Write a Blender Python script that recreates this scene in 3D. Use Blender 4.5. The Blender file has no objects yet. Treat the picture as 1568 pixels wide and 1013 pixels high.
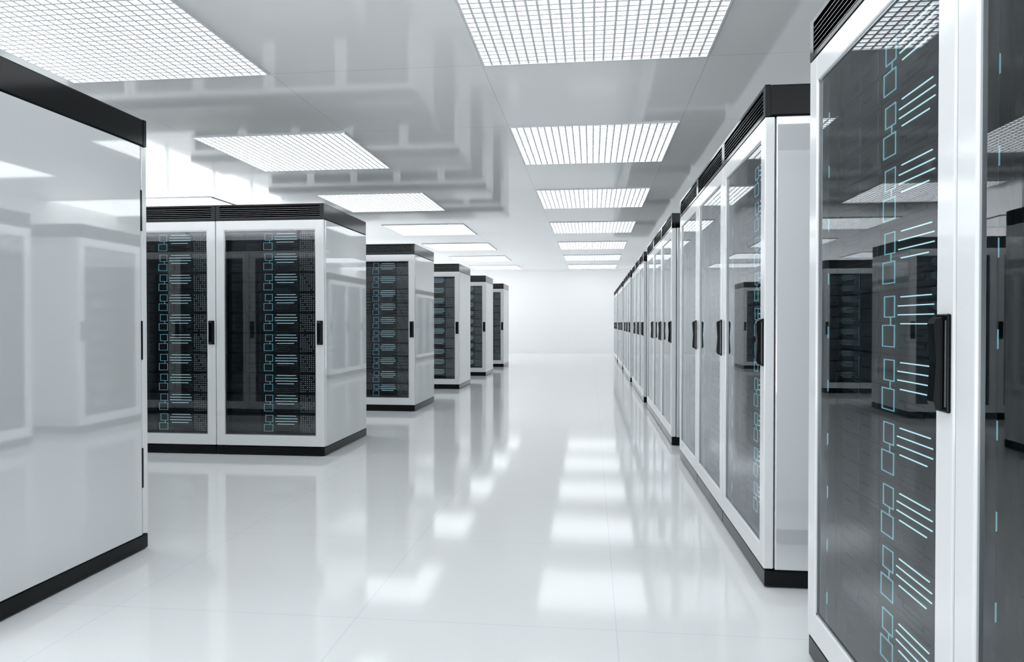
import bpy, bmesh, math
from mathutils import Vector
scene = bpy.context.scene
scene.view_settings.view_transform = 'Standard'
scene.view_settings.look = 'None'
scene.view_settings.exposure = 0.34

# ------------------------------------------------------------ materials
def principled(name, col, rough=0.4, metal=0.0, ior=1.5, em=None, es=0.0):
    m = bpy.data.materials.new(name); m.use_nodes = True
    b = m.node_tree.nodes['Principled BSDF']
    b.inputs['Base Color'].default_value = (*col, 1)
    b.inputs['Roughness'].default_value = rough
    b.inputs['Metallic'].default_value = metal
    b.inputs['IOR'].default_value = ior
    if em:
        b.inputs['Emission Color'].default_value = (*em, 1)
        b.inputs['Emission Strength'].default_value = es
    return m

def micro(m, scale, lo, hi):
    """subtle procedural roughness variation"""
    nt = m.node_tree; b = nt.nodes['Principled BSDF']
    tc = nt.nodes.new('ShaderNodeTexCoord'); n = nt.nodes.new('ShaderNodeTexNoise')
    n.inputs['Scale'].default_value = scale
    mr = nt.nodes.new('ShaderNodeMapRange')
    mr.inputs['To Min'].default_value = lo; mr.inputs['To Max'].default_value = hi
    nt.links.new(tc.outputs['Object'], n.inputs['Vector'])
    nt.links.new(n.outputs['Fac'], mr.inputs['Value'])
    nt.links.new(mr.outputs['Result'], b.inputs['Roughness'])

def tiled(name, base, seam, size, ox, oy, width, rough, ior):
    m = principled(name, base, rough, ior=ior)
    nt = m.node_tree; b = nt.nodes['Principled BSDF']
    geo = nt.nodes.new('ShaderNodeNewGeometry')
    sep = nt.nodes.new('ShaderNodeSeparateXYZ')
    nt.links.new(geo.outputs['Position'], sep.inputs[0])
    def mth(op, a, bb=None):
        n = nt.nodes.new('ShaderNodeMath'); n.operation = op
        for i, v in enumerate((a, bb)):
            if v is None: continue
            if isinstance(v, (int, float)): n.inputs[i].default_value = v
            else: nt.links.new(v, n.inputs[i])
        return n.outputs[0]
    outs = []
    for ax, o in (('X', ox), ('Y', oy)):
        v = mth('DIVIDE', mth('SUBTRACT', sep.outputs[ax], o), size)
        d = mth('ABSOLUTE', mth('SUBTRACT', v, mth('ROUND', v)))
        outs.append(mth('LESS_THAN', d, width / size / 2))
    fac = mth('MAXIMUM', outs[0], outs[1])
    mix = nt.nodes.new('ShaderNodeMix'); mix.data_type = 'RGBA'
    mix.inputs[6].default_value = (*base, 1); mix.inputs[7].default_value = (*seam, 1)
    nt.links.new(fac, mix.inputs[0]); nt.links.new(mix.outputs[2], b.inputs['Base Color'])
    return m

M = {}
M['white'] = principled('white_lacquer', (.72, .75, .763), .04, ior=3.3)
M['frame'] = principled('door_frame_white', (.84, .86, .868), .10, ior=1.8)
M['black'] = principled('gloss_black', (.003, .004, .005), .10, ior=1.3)
M['dark'] = principled('cabinet_interior', (.015, .017, .019), .5)
M['server'] = principled('server_face', (.034, .039, .043), .30, ior=1.5)
M['groove'] = principled('server_groove', (.004, .004, .005), .6)
M['bay'] = principled('drive_bay', (.048, .055, .061), .3)
M['cyan'] = principled('led_cyan', (.1, .25, .3), .4, em=(.26, .62, .74), es=.50)
M['line'] = principled('led_white', (.35, .42, .45), .4, em=(.56, .86, .92), es=.88)
M['dot'] = principled('vent_dot', (.4, .42, .45), .4, em=(.6, .75, .8), es=.65)
M['chrome'] = principled('trim_metal', (.45, .47, .48), .25, metal=1.0)
micro(M['white'], 3, .03, .04)

def glass_mat():
    m = bpy.data.materials.new('door_glass'); m.use_nodes = True
    nt = m.node_tree; nt.nodes.clear()
    o = nt.nodes.new('ShaderNodeOutputMaterial'); mx = nt.nodes.new('ShaderNodeMixShader')
    tr = nt.nodes.new('ShaderNodeBsdfTransparent'); tr.inputs[0].default_value = (.83, .88, .90, 1)
    gl = nt.nodes.new('ShaderNodeBsdfGlossy'); gl.inputs['Roughness'].default_value = .015
    gl.inputs['Color'].default_value = (.95, .98, 1, 1)
    fr = nt.nodes.new('ShaderNodeFresnel'); fr.inputs['IOR'].default_value = 1.78
    nt.links.new(fr.outputs[0], mx.inputs[0]); nt.links.new(tr.outputs[0], mx.inputs[1])
    nt.links.new(gl.outputs[0], mx.inputs[2]); nt.links.new(mx.outputs[0], o.inputs[0])
    return m
M['glass'] = glass_mat()
M['bulb'] = principled('light_diffuser', (.9, .9, .9), .5, em=(.955, .988, 1.0), es=2.3)
M['louver'] = principled('louver_white', (.76, .79, .81), .35)

# ------------------------------------------------------------ mesh helper
class MB:
    def __init__(s): s.v = []; s.f = []; s.m = []; s.slots = []
    def slot(s, k):
        if k not in s.slots: s.slots.append(k)
        return s.slots.index(k)
    def box(s, x0, x1, y0, y1, z0, z1, k):
        i = len(s.v); sl = s.slot(k)
        s.v += [(x0,y0,z0),(x1,y0,z0),(x1,y1,z0),(x0,y1,z0),(x0,y0,z1),(x1,y0,z1),(x1,y1,z1),(x0,y1,z1)]
        for q in ((0,3,2,1),(4,5,6,7),(0,1,5,4),(1,2,6,5),(2,3,7,6),(3,0,4,7)):
            s.f.append(tuple(i + a for a in q)); s.m.append(sl)
    def quad(s, pts, k):
        i = len(s.v); s.v += pts; s.f.append(tuple(range(i, i + len(pts)))); s.m.append(s.slot(k))
    def bbox(s, x0, x1, y0, y1, z0, z1, k, r=.005, seg=2):
        bm = bmesh.new(); bmesh.ops.create_cube(bm, size=1)
        for v in bm.verts:
            v.co = Vector(((x0+x1)/2 + v.co.x*(x1-x0), (y0+y1)/2 + v.co.y*(y1-y0), (z0+z1)/2 + v.co.z*(z1-z0)))
        bmesh.ops.bevel(bm, geom=bm.edges[:], offset=r, segments=seg, profile=.5, affect='EDGES')
        bm.verts.ensure_lookup_table(); i = len(s.v); sl = s.slot(k)
        s.v += [tuple(v.co) for v in bm.verts]
        for f in bm.faces:
            s.f.append(tuple(i + v.index for v in f.verts)); s.m.append(sl)
        bm.free()
    def mesh(s, name):
        me = bpy.data.meshes.new(name); me.from_pydata(s.v, [], s.f)
        for k in s.slots: me.materials.append(M[k])
        me.polygons.foreach_set('material_index', s.m); me.update()
        return me

def add(name, me, loc=(0, 0, 0), rz=0):
    o = bpy.data.objects.new(name, me); scene.collection.objects.link(o)
    o.location = loc; o.rotation_euler = (0, 0, rz); return o

# ------------------------------------------------------------ server rack
W, D, H = .945, 1.10, 2.10
def build_rack():
    b = MB(); hw = W/2; F = -D/2; B = D/2
    # feet + plinth
    for sx in (-1, 1):
        for yy in (F+.10, B-.10):
            b.box(sx*(hw-.08)-.03, sx*(hw-.08)+.03, yy-.03, yy+.03, 0, .014, 'black')
    b.bbox(-hw, hw, F+.004, B, .006, .074, 'black', .004)
    # side panels, back panel, carcass
    for sx in (-1, 1):
        x0, x1 = sorted((sx*(hw-.028), sx*hw))
        b.bbox(x0, x1, F+.046, B, .076, 1.968, 'white', .005)
    b.bbox(-hw+.03, hw-.03, B-.028, B-.004, .078, 1.966, 'white', .004)
    for i in range(14):
        for sx in (-1, 1):
            z = .35 + i*.05 + (.55 if i > 6 else 0)
            x0, x1 = sorted((sx*.06, sx*.36))
            b.box(x0, x1, B-.006, B-.002, z, z+.014, 'groove')
    b.box(-hw+.03, hw-.03, F+.10, B-.03, .078, .10, 'dark')
    b.box(-hw+.03, hw-.03, F+.04, B-.03, 1.945, 1.967, 'dark')
    for sx in (-1, 1):
        x0, x1 = sorted((sx*(hw-.045), sx*(hw-.030)))
        b.box(x0, x1, F+.041, B-.03, .078, 1.966, 'dark')
    # top cap with slotted front
    b.bbox(-hw, hw, F+.022, B, 1.970, 2.10, 'black', .006)
    b.box(-hw, -hw+.035, F, F+.022, 1.970, 2.10, 'black')
    b.box(hw-.035, hw, F, F+.022, 1.970, 2.10, 'black')
    b.box(-hw+.035, hw-.035, F, F+.022, 1.970, 1.984, 'black')
    b.box(-hw+.035, hw-.035, F, F+.022, 2.086, 2.10, 'black')
    n = 6
    for i in range(n):
        z = 1.990 + i*(.094/n)
        b.quad([(-hw+.035, F+.001, z), (hw-.035, F+.001, z), (hw-.035, F+.016, z+.011), (-hw+.035, F+.016, z+.011)], 'black')
        b.quad([(-hw+.035, F+.001, z), (-hw+.035, F+.001, z-.0010), (hw-.035, F+.001, z-.0010), (hw-.035, F+.001, z)], 'chrome')  # bright metal edge standing in for the glint on each slat
    # glazed door
    zb, zt = .080, 1.966; gb, gt = .168, 1.888; st = .074
    xo = hw-.001; xi = hw-st
    b.bbox(-xo, -xi, F, F+.040, zb, zt, 'frame', .004)
    b.bbox(xi, xo, F, F+.040, zb, zt, 'frame', .004)
    b.bbox(-xi-.004, xi+.004, F+.0005, F+.0395, zb, gb, 'frame', .003)
    b.bbox(-xi-.004, xi+.004, F+.0005, F+.0395, gt, zt, 'frame', .003)
    # gasket ring
    g = .007
    for (x0, x1, z0, z1) in ((-xi, -xi+g, gb, gt), (xi-g, xi, gb, gt), (-xi, xi, gb, gb+g), (-xi, xi, gt-g, gt)):
        b.box(x0, x1, F+.006, F+.034, z0, z1, 'chrome')
    b.quad([(-xi, F+.010, gb), (xi, F+.010, gb), (xi, F+.010, gt), (-xi, F+.010, gt)], 'glass')
    # hinges on the left edge
    for z0, z1 in ((1.556, 1.755), (.93, 1.12), (.305, .50)):
        b.bbox(-hw-.0015, -hw+.012, F+.036, F+.050, z0, z1, 'black', .002, 1)
    # handle
    hx = hw-.036
    b.bbox(hx-.026, hx+.026, F-.008, F+.001, .928, 1.128, 'black', .003)
    prof = [(.934, .006), (.938, .018), (.950, .022), (.985, .020), (1.03, .017), (1.075, .020), (1.108, .022), (1.118, .018), (1.122, .006)]
    for (za, ya), (zc, yc) in zip(prof[:-1], prof[1:]):
        x0, x1 = hx-.014, hx+.014
        a = F-.006
        b.quad([(x0, a-ya, za), (x1, a-ya, za), (x1, a-yc, zc), (x0, a-yc, zc)], 'black')
        b.quad([(x0, a, za), (x0, a-ya, za), (x0, a-yc, zc), (x0, a, zc)], 'black')
        b.quad([(x1, a-ya, za), (x1, a, za), (x1, a, zc), (x1, a-yc, zc)], 'black')
    b.box(hx+.018, hx+.020, F-.0095, F-.007, .94, 1.115, 'chrome')
    # servers
    N = 10; z0 = gb+.004; uh = (gt-gb-.008)/N; sy = F+.085
    b.box(-hw+.045, -xi-.012, sy-.012, sy+.02, .10, 1.94, 'bay')
    b.box(xi+.012, hw-.045, sy-.012, sy+.02, .10, 1.94, 'bay')
    X = lambda u: -xi + u*2*xi
    for i in range(N):
        a = z0+i*uh; c = a+uh-.005
        b.box(-xi-.010, xi+.010, sy, B-.10, a, c, 'server')
        Z = lambda t: a + t*(c-a)
        for u in (.365, .77):
            b.box(X(u)-.0015, X(u)+.0015, sy-.0008, sy+.001, a, c, 'groove')
        b.box(X(0), X(.5), sy-.0008, sy+.001, Z(.5)-.0012, Z(.5)+.0012, 'groove')
        # drive bays on left
        for k in range(2):
            u0 = .03+k*.165
            for t0, t1 in ((.07, .44), (.56, .93)):
                b.bbox(X(u0), X(u0+.15), sy-.004, sy+.002, Z(t0), Z(t1), 'bay' if (i+k) % 3 else 'server', .0015, 1)
                b.box(X(u0+.02), X(u0+.10), sy-.0048, sy-.003, Z((t0+t1)/2)-.002, Z((t0+t1)/2)+.002, 'groove')
        def outline(u0, u1, t0, t1, k='cyan', w=.0026):
            xa, xb, za, zc = X(u0), X(u1), Z(t0), Z(t1); ya, yb = sy-.002, sy+.001
            b.box(xa, xb, ya, yb, za, za+w, k); b.box(xa, xb, ya, yb, zc-w, zc, k)
            b.box(xa, xa+w, ya, yb, za, zc, k); b.box(xb-w, xb, ya, yb, za, zc, k)
        outline(.400, .484, .58, .93)
        outline(.385, .484, .10, .46)
        b.box(X(.45), X(.45)+.003, sy-.002, sy+.001, Z(.46), Z(.58), 'cyan')
        # bright traces
        for j, (ua, ub) in enumerate(((.53, .74), (.51, .755), (.51, .755), (.53, .72))):
            zz = Z(.90 - j*.14)
            b.box(X(ua), X(ub), sy-.002, sy+.001, zz-.0014, zz+.0014, 'line')
        # engraved serpentine
        for j, (ua, ub) in enumerate(((.52, .70), (.56, .755), (.52, .70))):
            zz = Z(.10+j*.10)
            b.box(X(ua), X(ub), sy-.001, sy+.001, zz-.003, zz+.003, 'groove')
        for ua, t in ((.70, .10), (.56, .20)):
            b.box(X(ua)-.003, X(ua)+.003, sy-.001, sy+.001, Z(t)-.003, Z(t+.10)+.003, 'groove')
        # grid of small self-glowing dots
        for r in range(9):
            for q in range(9):
                if (r*7+q*3+i) % 11 == 0: continue
                x = X(.795+q*.0235); zz = Z(.10+r*.10); w = .0021
                b.quad([(x-w, sy-.001, zz-w), (x+w, sy-.001, zz-w), (x+w, sy-.001, zz+w), (x-w, sy-.001, zz+w)], 'dot')
        # small glowing cyan dash on the inner edge of the door frame
        b.box(-xi-.002, -xi+.0015, F+.0342, F+.0400, Z(.2), Z(.42), 'cyan')
    return b.mesh('server_rack_mesh')

rack = build_rack()
P = .95
def rack_obj(x, y, rz): add('server_rack', rack, (x, y, 0), rz)
FX = .716
for k in range(-1, 6):
    ys = 3.04 + 3.45*k
    for i in range(3):
        rack_obj(FX + D/2, ys + P*(i+.5), -math.pi/2)
LX = -2.20
for yf in (5.63, 8.63, 11.62, 14.6, 17.6):
    for i in range(5):
        rack_obj(LX - P*(i+.5), yf + D/2, 0)
for i in range(5):
    rack_obj(-2.172 - P*(i+.5), 3.25 - D/2, math.pi)

# ------------------------------------------------------------ room shell
x0, x1, y0, y1, zc = -11.6, 4.0, -3.6, 25.6, 3.0
M['floor_m'] = tiled('floor_tiles', (.90, .915, .92), (.78, .81, .83), .97, .09, 2.56, .004, .085, 1.46)
M['ceil_m'] = tiled('ceiling_tiles', (.955, .963, .967), (.70, .72, .74), 1.625, -.80, 5.14, .006, .06, 1.5)
M['wall_m'] = principled('wall_paint', (.97, .975, .98), .45)
def slab(name, *a):
    b = MB(); b.box(*a); add(name, b.mesh(name))
slab('floor', x0-.1, x1+.1, y0-.1, y1+.1, -.10, 0, 'floor_m')
slab('ceiling', x0-.1, x1+.1, y0-.1, y1+.1, zc, zc+.10, 'ceil_m')
slab('wall_back', x0-.1, x1+.1, y1, y1+.1, 0, zc, 'wall_m')
slab('wall_right', x1, x1+.1, y0, y1, 0, zc, 'wall_m')

# unseen unglazed openings with mullions, added to let in world light, front and left
def fill_opening(name, horizontal, fixed, a0, a1):
    b = MB(); n = max(2, round((a1-a0)/2.4)); t0, t1 = sorted((fixed, fixed + (.08 if fixed > 0 else -.08)))
    def bx(s0, s1, z0, z1):
        if horizontal: b.box(s0, s1, t0, t1, z0, z1, 'frame')
        else: b.box(t0, t1, s0, s1, z0, z1, 'frame')
    bx(a0, a1, 0, .10); bx(a0, a1, zc-.06, zc)
    for i in range(n+1):
        c = a0 + (a1-a0)*i/n; s0 = max(a0, c-.03); s1 = min(a1, c+.03)
        bx(s0, s1, .10, zc-.06)
    add(name, b.mesh(name))
fill_opening('fill_opening_front', True, y0, x0, x1)
fill_opening('fill_opening_left', False, x0, y0, y1)

# ------------------------------------------------------------ ceiling lights
S = 1.61
def build_light():
    b = MB(); h = S/2
    b.quad([(-h, -h, -.002), (-h, h, -.002), (h, h, -.002), (h, -h, -.002)], 'bulb')
    f = .014
    for a in ((-h, h, -h, -h+f), (-h, h, h-f, h), (-h, -h+f, -h, h), (h-f, h, -h, h)):
        b.box(*a, -.012, 0, 'louver')
    n = 24; c = S/n; w = .0076
    for i in range(1, n):
        t = -h+i*c
        b.box(t-w, t+w, -h, h, -.0075, -.004, 'louver')
        b.box(-h, h, t-w, t+w, -.0073, -.0042, 'louver')
    return b.mesh('ceiling_light_mesh')
lm = build_light()
for cx in range(-3, 2):
    for r in range(-2, 6):
        X = .0125 + cx*3.25; Y = 7.58 + r*3.25
        if x0+.9 < X < x1-.7 and y0+.9 < Y < y1-.9:
            add('ceiling_light_panel', lm, (X, Y, zc))

# unseen area light added to brighten the end wall
ld = bpy.data.lights.new('end_wall_fill', 'AREA'); ld.shape = 'RECTANGLE'
ld.size = 14.5; ld.size_y = .12; ld.energy = 20; ld.color = (.95, .985, 1)
lo = bpy.data.objects.new('end_wall_fill_light', ld); scene.collection.objects.link(lo)
lo.location = ((x0+x1)/2, 23.9, 2.93)
lo.rotation_euler = (math.radians(55), 0, 0)

# world: fill through the openings, lower half made brighter to light the ceiling
w = bpy.data.worlds.new('World'); scene.world = w; w.use_nodes = True
nt = w.node_tree; bg = nt.nodes['Background']
bg.inputs[0].default_value = (.94, .97, 1, 1)
tc = nt.nodes.new('ShaderNodeTexCoord'); sp = nt.nodes.new('ShaderNodeSeparateXYZ')
mr = nt.nodes.new('ShaderNodeMapRange')
mr.inputs['From Min'].default_value = -.12; mr.inputs['From Max'].default_value = .03
mr.inputs['To Min'].default_value = 3.6; mr.inputs['To Max'].default_value = .90
nt.links.new(tc.outputs['Generated'], sp.inputs[0]); nt.links.new(sp.outputs['Z'], mr.inputs['Value'])
nt.links.new(mr.outputs['Result'], bg.inputs[1])

# ------------------------------------------------------------ camera
cd = bpy.data.cameras.new('camera'); cam = bpy.data.objects.new('camera', cd)
scene.collection.objects.link(cam); scene.camera = cam
cd.sensor_width = 36; cd.lens = 36*1080/1568; cd.clip_start = .05
cam.location = (0, 0, 1.11)
cam.rotation_euler = (math.radians(90-.66), 0, math.radians(6.45))
